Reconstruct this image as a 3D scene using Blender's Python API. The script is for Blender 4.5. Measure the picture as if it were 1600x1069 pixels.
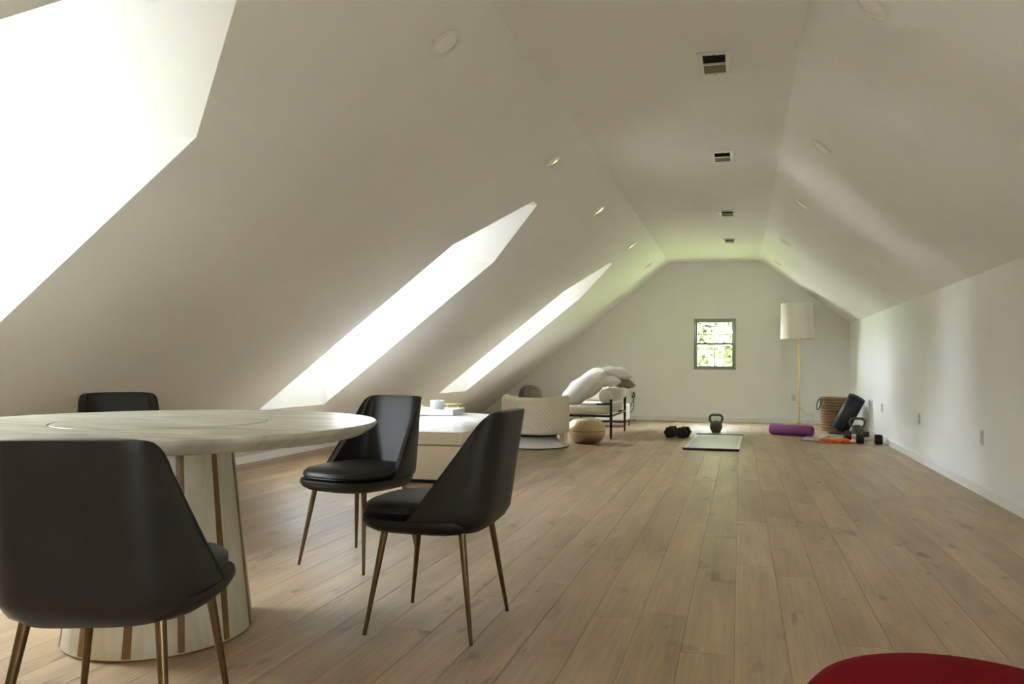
import bpy, bmesh, math, random
from mathutils import Vector, Matrix, noise
random.seed(7)
PI = math.pi
scene = bpy.context.scene
COL = scene.collection
for o in list(bpy.data.objects):
    bpy.data.objects.remove(o)

# ------------------------------------------------------------------ camera
CAM_H, F_PX, U0 = 1.0, 1237.0, 880.0
YAW, PITCH, ROLL = 0.2201, 0.0279, 0.0074
fw = Vector((-math.sin(YAW) * math.cos(PITCH), math.cos(YAW) * math.cos(PITCH), math.sin(PITCH)))
rt = Vector((math.cos(YAW), math.sin(YAW), 0))
up = rt.cross(fw)
r2 = rt * math.cos(ROLL) + up * math.sin(ROLL)
u2 = -rt * math.sin(ROLL) + up * math.cos(ROLL)
cd = bpy.data.cameras.new('camera')
cd.sensor_width = 36
cd.lens = F_PX / 1600 * 36
cd.shift_x = (800 - U0) / 1600
cd.clip_start = 0.05
cd.clip_end = 500
cam = bpy.data.objects.new('camera', cd)
COL.objects.link(cam)
cam.matrix_world = Matrix(((r2.x, u2.x, -fw.x, 0), (r2.y, u2.y, -fw.y, 0), (r2.z, u2.z, -fw.z, CAM_H), (0, 0, 0, 1)))
scene.camera = cam

# ------------------------------------------------------------------ sky, sun, exposure
SKY = 8.0
SUN = 23.0
EXPOSURE = 3.48
w = bpy.data.worlds.new('sky')
scene.world = w
w.use_nodes = True
bg = w.node_tree.nodes['Background']
bg.inputs[0].default_value = (0.84, 0.93, 1.0, 1)
bg.inputs[1].default_value = SKY
sd = bpy.data.lights.new('sun', 'SUN')
sd.energy = SUN
sd.angle = 0.01
sd.color = (1, 0.97, 0.92)
so = bpy.data.objects.new('sun', sd)
so.rotation_euler = Vector((-0.60, 0.02, -0.80)).to_track_quat('-Z', 'Y').to_euler()
so.location = (20, -5, 20)
COL.objects.link(so)
vs = scene.view_settings
vs.view_transform = 'Standard'
vs.look = 'None'
vs.exposure = EXPOSURE
vs.gamma = 1
vs.use_curve_mapping = False
cy = scene.cycles
cy.use_denoising = True
cy.max_bounces = 14
cy.diffuse_bounces = 10
cy.glossy_bounces = 4
cy.transmission_bounces = 6
cy.transparent_max_bounces = 8
cy.sample_clamp_indirect = 8
cy.caustics_reflective = False
cy.caustics_refractive = False

# ------------------------------------------------------------------ materials
MATS = {}
def newmat(name):
    m = bpy.data.materials.new(name)
    m.use_nodes = True
    MATS[name] = m
    nt = m.node_tree
    return m, nt, nt.nodes['Principled BSDF']

def mat(name, col, rough=0.6, metal=0.0, spec=0.5, var=0.0, vscale=8.0, bump=0.0, bscale=60.0, sheen=0.0, coat=0.0, detail=3.0, stretch=(1, 1, 1)):
    m, nt, b = newmat(name)
    b.inputs['Base Color'].default_value = (*col, 1)
    b.inputs['Roughness'].default_value = rough
    b.inputs['Metallic'].default_value = metal
    b.inputs['Specular IOR Level'].default_value = spec
    b.inputs['Sheen Weight'].default_value = sheen
    b.inputs['Coat Weight'].default_value = coat
    tc = nt.nodes.new('ShaderNodeTexCoord')
    mp = nt.nodes.new('ShaderNodeMapping')
    mp.inputs['Scale'].default_value = stretch
    nt.links.new(tc.outputs['Object'], mp.inputs['Vector'])
    if var > 0:
        n = nt.nodes.new('ShaderNodeTexNoise')
        n.inputs['Scale'].default_value = vscale
        n.inputs['Detail'].default_value = detail
        nt.links.new(mp.outputs[0], n.inputs['Vector'])
        r = nt.nodes.new('ShaderNodeValToRGB')
        r.color_ramp.elements[0].position = 0.3
        r.color_ramp.elements[1].position = 0.7
        r.color_ramp.elements[0].color = (*[c * (1 - var) for c in col], 1)
        r.color_ramp.elements[1].color = (*[min(1, c * (1 + var)) for c in col], 1)
        nt.links.new(n.outputs['Fac'], r.inputs[0])
        nt.links.new(r.outputs[0], b.inputs['Base Color'])
    if bump > 0:
        n2 = nt.nodes.new('ShaderNodeTexNoise')
        n2.inputs['Scale'].default_value = bscale
        n2.inputs['Detail'].default_value = 4
        nt.links.new(mp.outputs[0], n2.inputs['Vector'])
        bp = nt.nodes.new('ShaderNodeBump')
        bp.inputs['Strength'].default_value = bump
        bp.inputs['Distance'].default_value = 0.01
        nt.links.new(n2.outputs['Fac'], bp.inputs['Height'])
        nt.links.new(bp.outputs[0], b.inputs['Normal'])
    return m

PAINT = mat('wall_paint', (0.872, 0.884, 0.870), 0.75, spec=0.25, var=0.012, vscale=3, bump=0.02, bscale=220)
TRIMW = mat('white_trim_paint', (0.82, 0.82, 0.81), 0.45, spec=0.4)
LEATHER = mat('dark_leather', (0.018, 0.0155, 0.012), 0.40, spec=0.3, var=0.10, vscale=14, bump=0.10, bscale=260)
BRASS = mat('aged_brass', (0.165, 0.11, 0.052), 0.36, metal=1.0, var=0.15, vscale=25)
GOLD = mat('polished_brass', (0.78, 0.56, 0.24), 0.22, metal=1.0)
FABRIC = mat('beige_linen', (0.86, 0.79, 0.69), 0.9, spec=0.15, var=0.05, vscale=60, bump=0.15, bscale=300, sheen=0.2)
CREAM = mat('cream_boucle', (0.74, 0.69, 0.60), 0.92, spec=0.15, var=0.05, vscale=50, bump=0.25, bscale=160, sheen=0.2)
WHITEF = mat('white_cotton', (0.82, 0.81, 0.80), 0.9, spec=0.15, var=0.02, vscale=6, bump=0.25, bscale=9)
TANF = mat('tan_fabric', (0.40, 0.33, 0.25), 0.9, spec=0.1, bump=0.2, bscale=120)
BLACKM = mat('black_metal', (0.015, 0.014, 0.014), 0.45, metal=0.3)
RUBBER = mat('black_rubber', (0.018, 0.018, 0.016), 0.62, var=0.2, vscale=40)
IRON = mat('cast_iron', (0.07, 0.062, 0.052), 0.55, var=0.2, vscale=60, bump=0.2, bscale=200)
PURPLE = mat('purple_foam', (0.25, 0.052, 0.225), 0.6, var=0.05, vscale=30, bump=0.08, bscale=300)
PURPLED = mat('purple_foam_end', (0.17, 0.03, 0.19), 0.75)
NAVY = mat('charcoal_mat', (0.016, 0.019, 0.026), 0.6, bump=0.1, bscale=200)
ORANGE = mat('orange_band', (0.80, 0.16, 0.02), 0.6, var=0.2, vscale=25)
GREYC = mat('grey_cloth', (0.42, 0.42, 0.42), 0.9, var=0.25, vscale=30)
PLUM = mat('plum_cloth', (0.16, 0.03, 0.12), 0.8)
WHITEP = mat('white_print', (0.75, 0.72, 0.66), 0.6)
RED = mat('red_velvet', (0.15, 0.004, 0.007), 0.9, spec=0.06, var=0.14, vscale=7, bump=0.08, bscale=40)
TRAYW = mat('white_lacquer', (0.80, 0.80, 0.77), 0.3)
PLASTIC = mat('white_plastic', (0.62, 0.61, 0.60), 0.4)
DARKV = mat('dark_void', (0.02, 0.02, 0.018), 0.9)
SLAT = mat('grey_louvre', (0.24, 0.23, 0.20), 0.5)
LENS = mat('frosted_lens', (0.93, 0.93, 0.91), 0.35, coat=0.6)
GREYFR = mat('grey_window_frame', (0.24, 0.24, 0.21), 0.5)
SHADE = mat('linen_shade', (0.78, 0.76, 0.70), 0.9, spec=0.1, bump=0.1, bscale=250)
STONE = mat('taupe_ceramic', (0.17, 0.145, 0.12), 0.7, var=0.12, vscale=8)
HAMMER = mat('hammered_gold', (0.56, 0.42, 0.27), 0.42, metal=0.75, var=0.12, vscale=30, bump=0.5, bscale=45)
MATG = mat('grey_exercise_mat', (0.52, 0.52, 0.56), 0.34, var=0.08, vscale=25)
CORDM = mat('clear_cord', (0.40, 0.37, 0.30), 0.5)
MORTAR = mat('subfloor', (0.10, 0.075, 0.05), 0.9)
GRAVEL = mat('gravel', (0.40, 0.385, 0.37), 0.95, spec=0.1, var=0.15, vscale=2)
LAWN = mat('lawn', (0.17, 0.22, 0.075), 0.95, spec=0.1, var=0.3, vscale=1.5)
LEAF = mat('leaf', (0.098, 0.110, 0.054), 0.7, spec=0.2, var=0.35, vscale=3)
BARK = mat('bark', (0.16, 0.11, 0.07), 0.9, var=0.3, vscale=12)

def make_glass():
    m = bpy.data.materials.new('window_glass')
    m.use_nodes = True
    nt = m.node_tree
    nt.nodes.clear()
    out = nt.nodes.new('ShaderNodeOutputMaterial')
    mix = nt.nodes.new('ShaderNodeMixShader')
    tr = nt.nodes.new('ShaderNodeBsdfTransparent')
    gl = nt.nodes.new('ShaderNodeBsdfGlossy')
    gl.inputs['Roughness'].default_value = 0.02
    fr = nt.nodes.new('ShaderNodeFresnel')
    fr.inputs['IOR'].default_value = 1.45
    nt.links.new(fr.outputs[0], mix.inputs[0])
    nt.links.new(tr.outputs[0], mix.inputs[1])
    nt.links.new(gl.outputs[0], mix.inputs[2])
    nt.links.new(mix.outputs[0], out.inputs[0])
    return m
GLASS = make_glass()

def make_clear(name, col):
    m, nt, b = newmat(name)
    b.inputs['Base Color'].default_value = (*col, 1)
    b.inputs['Roughness'].default_value = 0.25
    b.inputs['Transmission Weight'].default_value = 0.35
    return m
FROST = make_clear('frosted_glass', (0.82, 0.88, 0.90))

def make_wood():
    m, nt, b = newmat('oak_plank')
    N, L = nt.nodes, nt.links
    tc = N.new('ShaderNodeTexCoord')
    oi = N.new('ShaderNodeObjectInfo')
    mul = N.new('ShaderNodeMath'); mul.operation = 'MULTIPLY'; mul.inputs[1].default_value = 60
    L.new(oi.outputs['Random'], mul.inputs[0])
    def nz(scale, stretch, detail, dist=0.0):
        mp = N.new('ShaderNodeMapping'); mp.inputs['Scale'].default_value = stretch
        L.new(tc.outputs['Object'], mp.inputs['Vector'])
        n = N.new('ShaderNodeTexNoise'); n.noise_dimensions = '4D'
        n.inputs['Scale'].default_value = scale; n.inputs['Detail'].default_value = detail
        n.inputs['Distortion'].default_value = dist
        L.new(mp.outputs[0], n.inputs['Vector']); L.new(mul.outputs[0], n.inputs['W'])
        return n
    grain = nz(1.0, (70, 3.0, 1), 6, 0.6)
    broad = nz(1.0, (7, 1.1, 1), 3, 0.4)
    knots = nz(1.0, (11, 4.5, 1), 2, 0.3)
    base = N.new('ShaderNodeValToRGB')
    e = base.color_ramp.elements
    e[0].position = 0.0; e[0].color = (0.40, 0.286, 0.170, 1)
    e[1].position = 1.0; e[1].color = (0.52, 0.386, 0.243, 1)
    mid = base.color_ramp.elements.new(0.5); mid.color = (0.46, 0.336, 0.206, 1)
    L.new(oi.outputs['Random'], base.inputs[0])
    def mulmix(prev, src, lo, hi, p0, p1):
        r = N.new('ShaderNodeMapRange')
        r.inputs['From Min'].default_value = p0; r.inputs['From Max'].default_value = p1
        r.inputs['To Min'].default_value = lo; r.inputs['To Max'].default_value = hi
        L.new(src, r.inputs['Value'])
        v = N.new('ShaderNodeVectorMath'); v.operation = 'SCALE'
        L.new(prev, v.inputs[0]); L.new(r.outputs[0], v.inputs['Scale'])
        return v.outputs[0]
    c = mulmix(base.outputs[0], grain.outputs['Fac'], 0.80, 1.12, 0.3, 0.7)
    c = mulmix(c, broad.outputs['Fac'], 0.80, 1.16, 0.3, 0.7)
    c = mulmix(c, knots.outputs['Fac'], 0.50, 1.0, 0.25, 0.38)
    L.new(c, b.inputs['Base Color'])
    rr = N.new('ShaderNodeMapRange')
    rr.inputs['To Min'].default_value = 0.30; rr.inputs['To Max'].default_value = 0.50
    L.new(grain.outputs['Fac'], rr.inputs['Value']); L.new(rr.outputs[0], b.inputs['Roughness'])
    b.inputs['Specular IOR Level'].default_value = 0.5
    bp = N.new('ShaderNodeBump'); bp.inputs['Strength'].default_value = 0.35; bp.inputs['Distance'].default_value = 0.006
    add = N.new('ShaderNodeMath'); add.operation = 'ADD'
    L.new(grain.outputs['Fac'], add.inputs[0]); L.new(broad.outputs['Fac'], add.inputs[1])
    L.new(add.outputs[0], bp.inputs['Height']); L.new(bp.outputs[0], b.inputs['Normal'])
    return m
WOOD = make_wood()

def make_onyx(name, rough, stretch, c0, c1, c2):
    m, nt, b = newmat(name)
    N, L = nt.nodes, nt.links
    tc = N.new('ShaderNodeTexCoord')
    mp = N.new('ShaderNodeMapping'); mp.inputs['Scale'].default_value = stretch
    L.new(tc.outputs['Object'], mp.inputs['Vector'])
    n = N.new('ShaderNodeTexNoise'); n.inputs['Scale'].default_value = 2.2; n.inputs['Detail'].default_value = 7
    n.inputs['Distortion'].default_value = 1.2
    L.new(mp.outputs[0], n.inputs['Vector'])
    r = N.new('ShaderNodeValToRGB')
    e = r.color_ramp.elements
    e[0].position = 0.28; e[0].color = (*c0, 1)
    e[1].position = 0.72; e[1].color = (*c2, 1)
    k = r.color_ramp.elements.new(0.5); k.color = (*c1, 1)
    L.new(n.outputs['Fac'], r.inputs[0]); L.new(r.outputs[0], b.inputs['Base Color'])
    b.inputs['Roughness'].default_value = rough
    return m
ONYX = make_onyx('onyx_top', 0.22, (1.0, 4.5, 2), (0.40, 0.39, 0.29), (0.52, 0.51, 0.41), (0.62, 0.615, 0.53))
ONYXP = make_onyx('onyx_pedestal', 0.45, (5, 5, 1.0), (0.44, 0.41, 0.28), (0.54, 0.51, 0.38), (0.62, 0.60, 0.48))
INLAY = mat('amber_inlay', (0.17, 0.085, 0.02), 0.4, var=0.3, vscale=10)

def make_quilt():
    m, nt, b = newmat('quilted_leather')
    N, L = nt.nodes, nt.links
    b.inputs['Base Color'].default_value = (0.80, 0.73, 0.61, 1)
    b.inputs['Roughness'].default_value = 0.6
    return m
QUILT = make_quilt()

def make_wicker():
    m, nt, b = newmat('wicker')
    N, L = nt.nodes, nt.links
    tc = N.new('ShaderNodeTexCoord')
    n = N.new('ShaderNodeTexNoise'); n.inputs['Scale'].default_value = 9
    L.new(tc.outputs['Object'], n.inputs['Vector'])
    r = N.new('ShaderNodeValToRGB')
    r.color_ramp.elements[0].color = (0.20, 0.115, 0.055, 1); r.color_ramp.elements[1].color = (0.40, 0.26, 0.14, 1)
    L.new(n.outputs['Fac'], r.inputs[0]); L.new(r.outputs[0], b.inputs['Base Color'])
    b.inputs['Roughness'].default_value = 0.75
    return m
WICKER = make_wicker()

# ------------------------------------------------------------------ helpers
def link(name, me, m, parent=None, smooth=False, loc=None):
    o = bpy.data.objects.new(name, me)
    COL.objects.link(o)
    if m is not None:
        me.materials.append(m)
    if smooth:
        for p in me.polygons:
            p.use_smooth = True
        me.set_sharp_from_angle(angle=math.radians(52))
    if parent is not None:
        o.parent = parent
    if loc is not None:
        o.location = loc
    return o

def obj(name, bm, m, parent=None, smooth=False, loc=None):
    me = bpy.data.meshes.new(name)
    bmesh.ops.recalc_face_normals(bm, faces=bm.faces[:])
    bm.to_mesh(me)
    bm.free()
    return link(name, me, m, parent, smooth, loc)

def empty(name, loc, label, cat, group=None, rotz=0.0):
    o = bpy.data.objects.new(name, None)
    o.empty_display_size = 0.1
    COL.objects.link(o)
    o.location = loc
    o.rotation_euler = (0, 0, rotz)
    tag(o, label, cat, group)
    return o

def tag(o, label, cat, group=None):
    o['label'] = label
    o['category'] = cat
    if group:
        o['group'] = group
    return o

def struct(o):
    o['kind'] = 'structure'
    return o

def polys(faces):
    """bmesh from a list of polygons given as point lists (vertices merged)"""
    bm = bmesh.new()
    for f in faces:
        bm.faces.new([bm.verts.new(p) for p in f])
    bmesh.ops.remove_doubles(bm, verts=bm.verts[:], dist=1e-5)
    return bm

def add_box(bm, x0, x1, y0, y1, z0, z1, bev=0.0, seg=2, rot=None):
    g = bmesh.ops.create_cube(bm, size=1.0)
    vs_ = g['verts']
    for v in vs_:
        v.co = Vector(((x0 + x1) / 2 + v.co.x * (x1 - x0), (y0 + y1) / 2 + v.co.y * (y1 - y0), (z0 + z1) / 2 + v.co.z * (z1 - z0)))
    if bev > 0:
        es = list({e for v in vs_ for e in v.link_edges})
        bmesh.ops.bevel(bm, geom=es, offset=bev, segments=seg, profile=0.5, affect='EDGES')
    return bm

def box(name, x0, x1, y0, y1, z0, z1, m, parent=None, bev=0.0, seg=2, smooth=False):
    return obj(name, add_box(bmesh.new(), x0, x1, y0, y1, z0, z1, bev, seg), m, parent, smooth)

def lathe(prof, n=32, bm=None, cap=True, sx=1.0, sy=1.0, cx=0, cy=0):
    bm = bm or bmesh.new()
    rings = []
    for (r, z) in prof:
        rings.append([bm.verts.new((cx + sx * r * math.cos(2 * PI * i / n), cy + sy * r * math.sin(2 * PI * i / n), z)) for i in range(n)])
    for a, b in zip(rings, rings[1:]):
        for i in range(n):
            bm.faces.new((a[i], a[(i + 1) % n], b[(i + 1) % n], b[i]))
    if cap:
        if prof[0][0] > 1e-6:
            bm.faces.new(rings[0][::-1])
        if prof[-1][0] > 1e-6:
            bm.faces.new(rings[-1])
    bmesh.ops.remove_doubles(bm, verts=bm.verts[:], dist=1e-6)
    return bm

def tube(pts, rad, n=8, bm=None, closed=False):
    bm = bm or bmesh.new()
    pts = [Vector(p) for p in pts]
    k = len(pts)
    rads = rad if isinstance(rad, (list, tuple)) else [rad] * k
    rings = []
    prev = None
    for i, p in enumerate(pts):
        if closed:
            t = pts[(i + 1) % k] - pts[i - 1]
        else:
            t = pts[min(i + 1, k - 1)] - pts[max(i - 1, 0)]
        t.normalize()
        if prev is None:
            a = t.orthogonal().normalized()
        else:
            a = (prev - t * prev.dot(t)).normalized()
        prev = a
        b = t.cross(a)
        rings.append([bm.verts.new(p + (a * math.cos(2 * PI * j / n) + b * math.sin(2 * PI * j / n)) * rads[i]) for j in range(n)])
    pairs = list(zip(rings, rings[1:]))
    if closed:
        pairs.append((rings[-1], rings[0]))
    for a, b in pairs:
        for j in range(n):
            bm.faces.new((a[j], a[(j + 1) % n], b[(j + 1) % n], b[j]))
    if not closed:
        bm.faces.new(rings[0][::-1])
        bm.faces.new(rings[-1])
    return bm

def smooth_path(pts, n=8):
    P = [Vector(p) for p in pts]
    out = []
    for i in range(len(P) - 1):
        p0, p1, p2, p3 = P[max(i - 1, 0)], P[i], P[i + 1], P[min(i + 2, len(P) - 1)]
        for j in range(n):
            t = j / n
            out.append(0.5 * ((2 * p1) + (p2 - p0) * t + (2 * p0 - 5 * p1 + 4 * p2 - p3) * t * t + (3 * p1 - p0 - 3 * p2 + p3) * t ** 3))
    out.append(P[-1])
    return out

def subsurf(o, lv=1):
    md = o.modifiers.new('subdivision', 'SUBSURF')
    md.levels = lv
    md.render_levels = lv

def copy_tree(o, parent=None):
    c = o.copy()
    COL.objects.link(c)
    if parent is not None:
        c.parent = parent
    for ch in list(o.children):
        copy_tree(ch, c)
    return c

def pillow(sx, sy, sz, n=14, wrinkle=0.030, seed=0.0, pinch=0.06):
    """a stuffed cushion centred at the origin, sizes are full extents"""
    bm = bmesh.new()
    top, bot = {}, {}
    for i in range(n + 1):
        for j in range(n + 1):
            u, v = -1 + 2 * i / n, -1 + 2 * j / n
            h = (max(0.0, 1 - abs(u) ** 2.6) * max(0.0, 1 - abs(v) ** 2.6)) ** 0.6
            x = u * (1 - pinch * (1 - abs(v)) * abs(u)) * sx / 2
            y = v * (1 - pinch * (1 - abs(u)) * abs(v)) * sy / 2
            wv = wrinkle * noise.noise(Vector((u * 2.2 + seed, v * 2.2, seed))) + wrinkle * .6 * noise.noise(Vector((u * 5 + seed, v * 4, seed + 3)))
            edge = i in (0, n) or j in (0, n)
            top[i, j] = bm.verts.new((x, y, (h * sz / 2 + wv * (0 if edge else 1)) if not edge else 0))
            bot[i, j] = top[i, j] if edge else bm.verts.new((x, y, -h * sz / 2 + wv))
    for i in range(n):
        for j in range(n):
            bm.faces.new((top[i, j], top[i + 1, j], top[i + 1, j + 1], top[i, j + 1]))
            f = [bot[i, j], bot[i, j + 1], bot[i + 1, j + 1], bot[i + 1, j]]
            if len(set(f)) == 4 and not all(q in top.values() for q in f):
                bm.faces.new(f)
    return bm

# ------------------------------------------------------------------ room shell
XR, XL = 1.842, -4.765           # right knee wall, foot of the left slope
XCR, XCL, ZC = 0.334, -1.246, 2.845
ZK = 1.738
YE, YB = 14.32, -4.6
SL = 0.79
def zl(x):
    return ZC + SL * (x - XCL)
def xl(z):
    return XCL + (z - ZC) / SL
ZB_L = zl(XL)

# floor: subfloor slab with separate planks laid on it
floor = struct(box('floor', XL, XR, YB, YE, -0.09, -0.02, MORTAR))
PW = 0.1835
PLANK0 = -0.0195
rows = range(int(math.floor((XL - PLANK0) / PW)), int(math.ceil((XR - PLANK0) / PW)))
hidden = bmesh.new()
def plank_bm(x0, x1, y0, y1, bm, ox=0.0, oy=0.0):
    g, c = 0.0006, 0.0009
    x0 += g; x1 -= g; y0 += g; y1 -= g
    zt = random.uniform(-0.0002, 0.0)
    a = [(x0, y0), (x1, y0), (x1, y1), (x0, y1)]
    b = [(x0 + c, y0 + c), (x1 - c, y0 + c), (x1 - c, y1 - c), (x0 + c, y1 - c)]
    lo = [bm.verts.new((p[0] - ox, p[1] - oy, -0.0195)) for p in a]
    md = [bm.verts.new((p[0] - ox, p[1] - oy, zt - c)) for p in a]
    hi = [bm.verts.new((p[0] - ox, p[1] - oy, zt)) for p in b]
    for r, s in ((lo, md), (md, hi)):
        for i in range(4):
            bm.faces.new((r[i], r[(i + 1) % 4], s[(i + 1) % 4], s[i]))
    bm.faces.new(hi)
for r in rows:
    x0, x1 = max(XL, PLANK0 + r * PW), min(XR, PLANK0 + (r + 1) * PW)
    if x1 - x0 < 0.01:
        continue
    y = YB - random.uniform(0.1, 1.7)
    while y < YE:
        ln = random.choice((1.9, 1.9, 1.9, 1.5, 1.15))
        a, b = max(y, YB), min(y + ln, YE)
        y += ln
        if b - a < 0.03:
            continue
        # planks the camera never sees (behind it or out of the frame) are one piece
        vis_right = 0.62 * b + 0.25
        vis_left = -1.05 * b - 0.3
        if b < 2.0 or x0 > vis_right or x1 < vis_left:
            plank_bm(x0, x1, a, b, hidden)
        else:
            bm = bmesh.new()
            ox, oy = (x0 + x1) / 2, (a + b) / 2
            plank_bm(x0, x1, a, b, bm, ox, oy)
            obj('plank', bm, WOOD, floor, loc=(ox, oy, 0))
hp = obj('plank_field', hidden, WOOD, floor)
hp['kind'] = 'stuff'

# dormers: near side, far side, flat top edges
DORM = [(-2.36, -1.25), (1.91, 3.017), (6.20, 7.32), (10.45, 11.57)]  # the first is added, unseen behind the camera, for more light
XF = -4.12
XBEND, XAPEX = -2.335, -1.775
ZBEND, ZAPEX = zl(XBEND), zl(XAPEX)
RIDGE = 0.075
ZOPEN = zl(XF)

def sp(x, y):
    return (x, y, zl(x))
lf = []
yprev = YB
for (ya, yb) in DORM:
    ym = (ya + yb) / 2
    r0, r1 = ym - RIDGE, ym + RIDGE
    lf.append([sp(XCL, yprev), sp(XCL, ya), sp(XL, ya), sp(XL, yprev)])
    lf.append([sp(XF, ya), sp(XF, yb), sp(XL, yb), sp(XL, ya)])
    lf.append([sp(XCL, ya), sp(XCL, r0), sp(XAPEX, r0), sp(XBEND, ya)])
    lf.append([sp(XCL, r0), sp(XCL, r1), sp(XAPEX, r1), sp(XAPEX, r0)])
    lf.append([sp(XCL, r1), sp(XCL, yb), sp(XBEND, yb), sp(XAPEX, r1)])
    yprev = yb
lf.append([sp(XCL, yprev), sp(XCL, YE), sp(XL, YE), sp(XL, yprev)])
lf.append([(XL, YB, ZB_L), (XL, YE, ZB_L), (XL, YE, -0.02), (XL, YB, -0.02)])
struct(obj('wall_left', polys(lf), PAINT))
struct(obj('ceiling', polys([[(XCL, YB, ZC), (XCR, YB, ZC), (XCR, YE, ZC), (XCL, YE, ZC)]]), PAINT))
struct(obj('ceiling_right', polys([[(XCR, YB, ZC), (XR, YB, ZK), (XR, YE, ZK), (XCR, YE, ZC)]]), PAINT))
QY0, QY1, QZ0, QZ1 = -1.45, -0.75, 0.72, 1.58     # side window added behind the camera to brighten the left slope
f = [[(XR, YB, -0.02), (XR, QY0, -0.02), (XR, QY0, ZK), (XR, YB, ZK)], [(XR, QY1, -0.02), (XR, YE, -0.02), (XR, YE, ZK), (XR, QY1, ZK)],
     [(XR, QY0, -0.02), (XR, QY1, -0.02), (XR, QY1, QZ0), (XR, QY0, QZ0)], [(XR, QY0, QZ1), (XR, QY1, QZ1), (XR, QY1, ZK), (XR, QY0, ZK)]]
ring = [(QY0, QZ0), (QY1, QZ0), (QY1, QZ1), (QY0, QZ1)]
for i in range(4):
    (a0, a1), (b0, b1) = ring[i], ring[(i + 1) % 4]
    f.append([(XR, a0, a1), (XR, b0, b1), (XR + 0.11, b0, b1), (XR + 0.11, a0, a1)])
struct(obj('wall_right', polys(f), PAINT))

# end wall with its window opening
WX0, WX1, WZ0, WZ1 = -0.815, -0.077, 0.922, 1.828
def zr(x):
    return ZC + (ZK - ZC) * (x - XCR) / (XR - XCR)
def endwall(y, hole):
    fs = []
    if not hole:
        return [[(XL, y, -0.02), (XR, y, -0.02), (XR, y, ZK), (XCR, y, ZC), (XCL, y, ZC), (XL, y, ZB_L)]]
    xa, xb, za, zb = hole
    fs.append([(XL, y, -0.02), (xa, y, -0.02), (xa, y, ZC), (XCL, y, ZC), (XL, y, ZB_L)])
    fs.append([(xb, y, -0.02), (XR, y, -0.02), (XR, y, ZK), (XCR, y, ZC), (xb, y, ZC)])
    fs.append([(xa, y, -0.02), (xb, y, -0.02), (xb, y, za), (xa, y, za)])
    fs.append([(xa, y, zb), (xb, y, zb), (xb, y, ZC), (xa, y, ZC)])
    return fs
JD = 0.11      # depth of the window reveals
f = endwall(YE, (WX0, WX1, WZ0, WZ1))
ring = [(WX0, WZ0), (WX1, WZ0), (WX1, WZ1), (WX0, WZ1)]
for i in range(4):
    (a0, a1), (b0, b1) = ring[i], ring[(i + 1) % 4]
    f.append([(a0, YE, a1), (b0, YE, b1), (b0, YE + JD, b1), (a0, YE + JD, a1)])
struct(obj('wall_back', polys(f), PAINT))
struct(obj('wall_front', polys(endwall(YB, None)), PAINT))

# dormer cheeks, ceilings and front walls
DW, DZ0, DZ1 = 0.72, 0.85, 1.90
DWIN = []
for k, (ya, yb) in enumerate(DORM):
    ym = (ya + yb) / 2
    r0, r1 = ym - RIDGE, ym + RIDGE
    w0, w1 = ym - DW / 2, ym + DW / 2
    fs = []
    for y in (ya, yb):
        fs.append([(XF, y, ZOPEN), (XBEND, y, ZBEND), (XF, y, ZBEND)])
    fs.append([(XBEND, ya, ZBEND), (XAPEX, r0, ZAPEX), (XF, r0, ZAPEX), (XF, ya, ZBEND)])
    fs.append([(XAPEX, r0, ZAPEX), (XAPEX, r1, ZAPEX), (XF, r1, ZAPEX), (XF, r0, ZAPEX)])
    fs.append([(XBEND, yb, ZBEND), (XAPEX, r1, ZAPEX), (XF, r1, ZAPEX), (XF, yb, ZBEND)])
    fs.append([(XF, ya, ZOPEN), (XF, w0, ZOPEN), (XF, w0, ZBEND), (XF, ya, ZBEND)])
    fs.append([(XF, w1, ZOPEN), (XF, yb, ZOPEN), (XF, yb, ZBEND), (XF, w1, ZBEND)])
    fs.append([(XF, w0, ZOPEN), (XF, w1, ZOPEN), (XF, w1, DZ0), (XF, w0, DZ0)])
    fs.append([(XF, w0, DZ1), (XF, w1, DZ1), (XF, w1, ZBEND), (XF, w0, ZBEND)])
    fs.append([(XF, ya, ZBEND), (XF, yb, ZBEND), (XF, r1, ZAPEX), (XF, r0, ZAPEX)])
    rg = [(w0, DZ0), (w1, DZ0), (w1, DZ1), (w0, DZ1)]
    for i in range(4):
        (a0, a1), (b0, b1) = rg[i], rg[(i + 1) % 4]
        fs.append([(XF, a0, a1), (XF, b0, b1), (XF - JD, b0, b1), (XF - JD, a0, a1)])
    struct(obj('wall_dormer_%d' % k, polys(fs), PAINT))
    DWIN.append((w0, w1))

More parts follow.
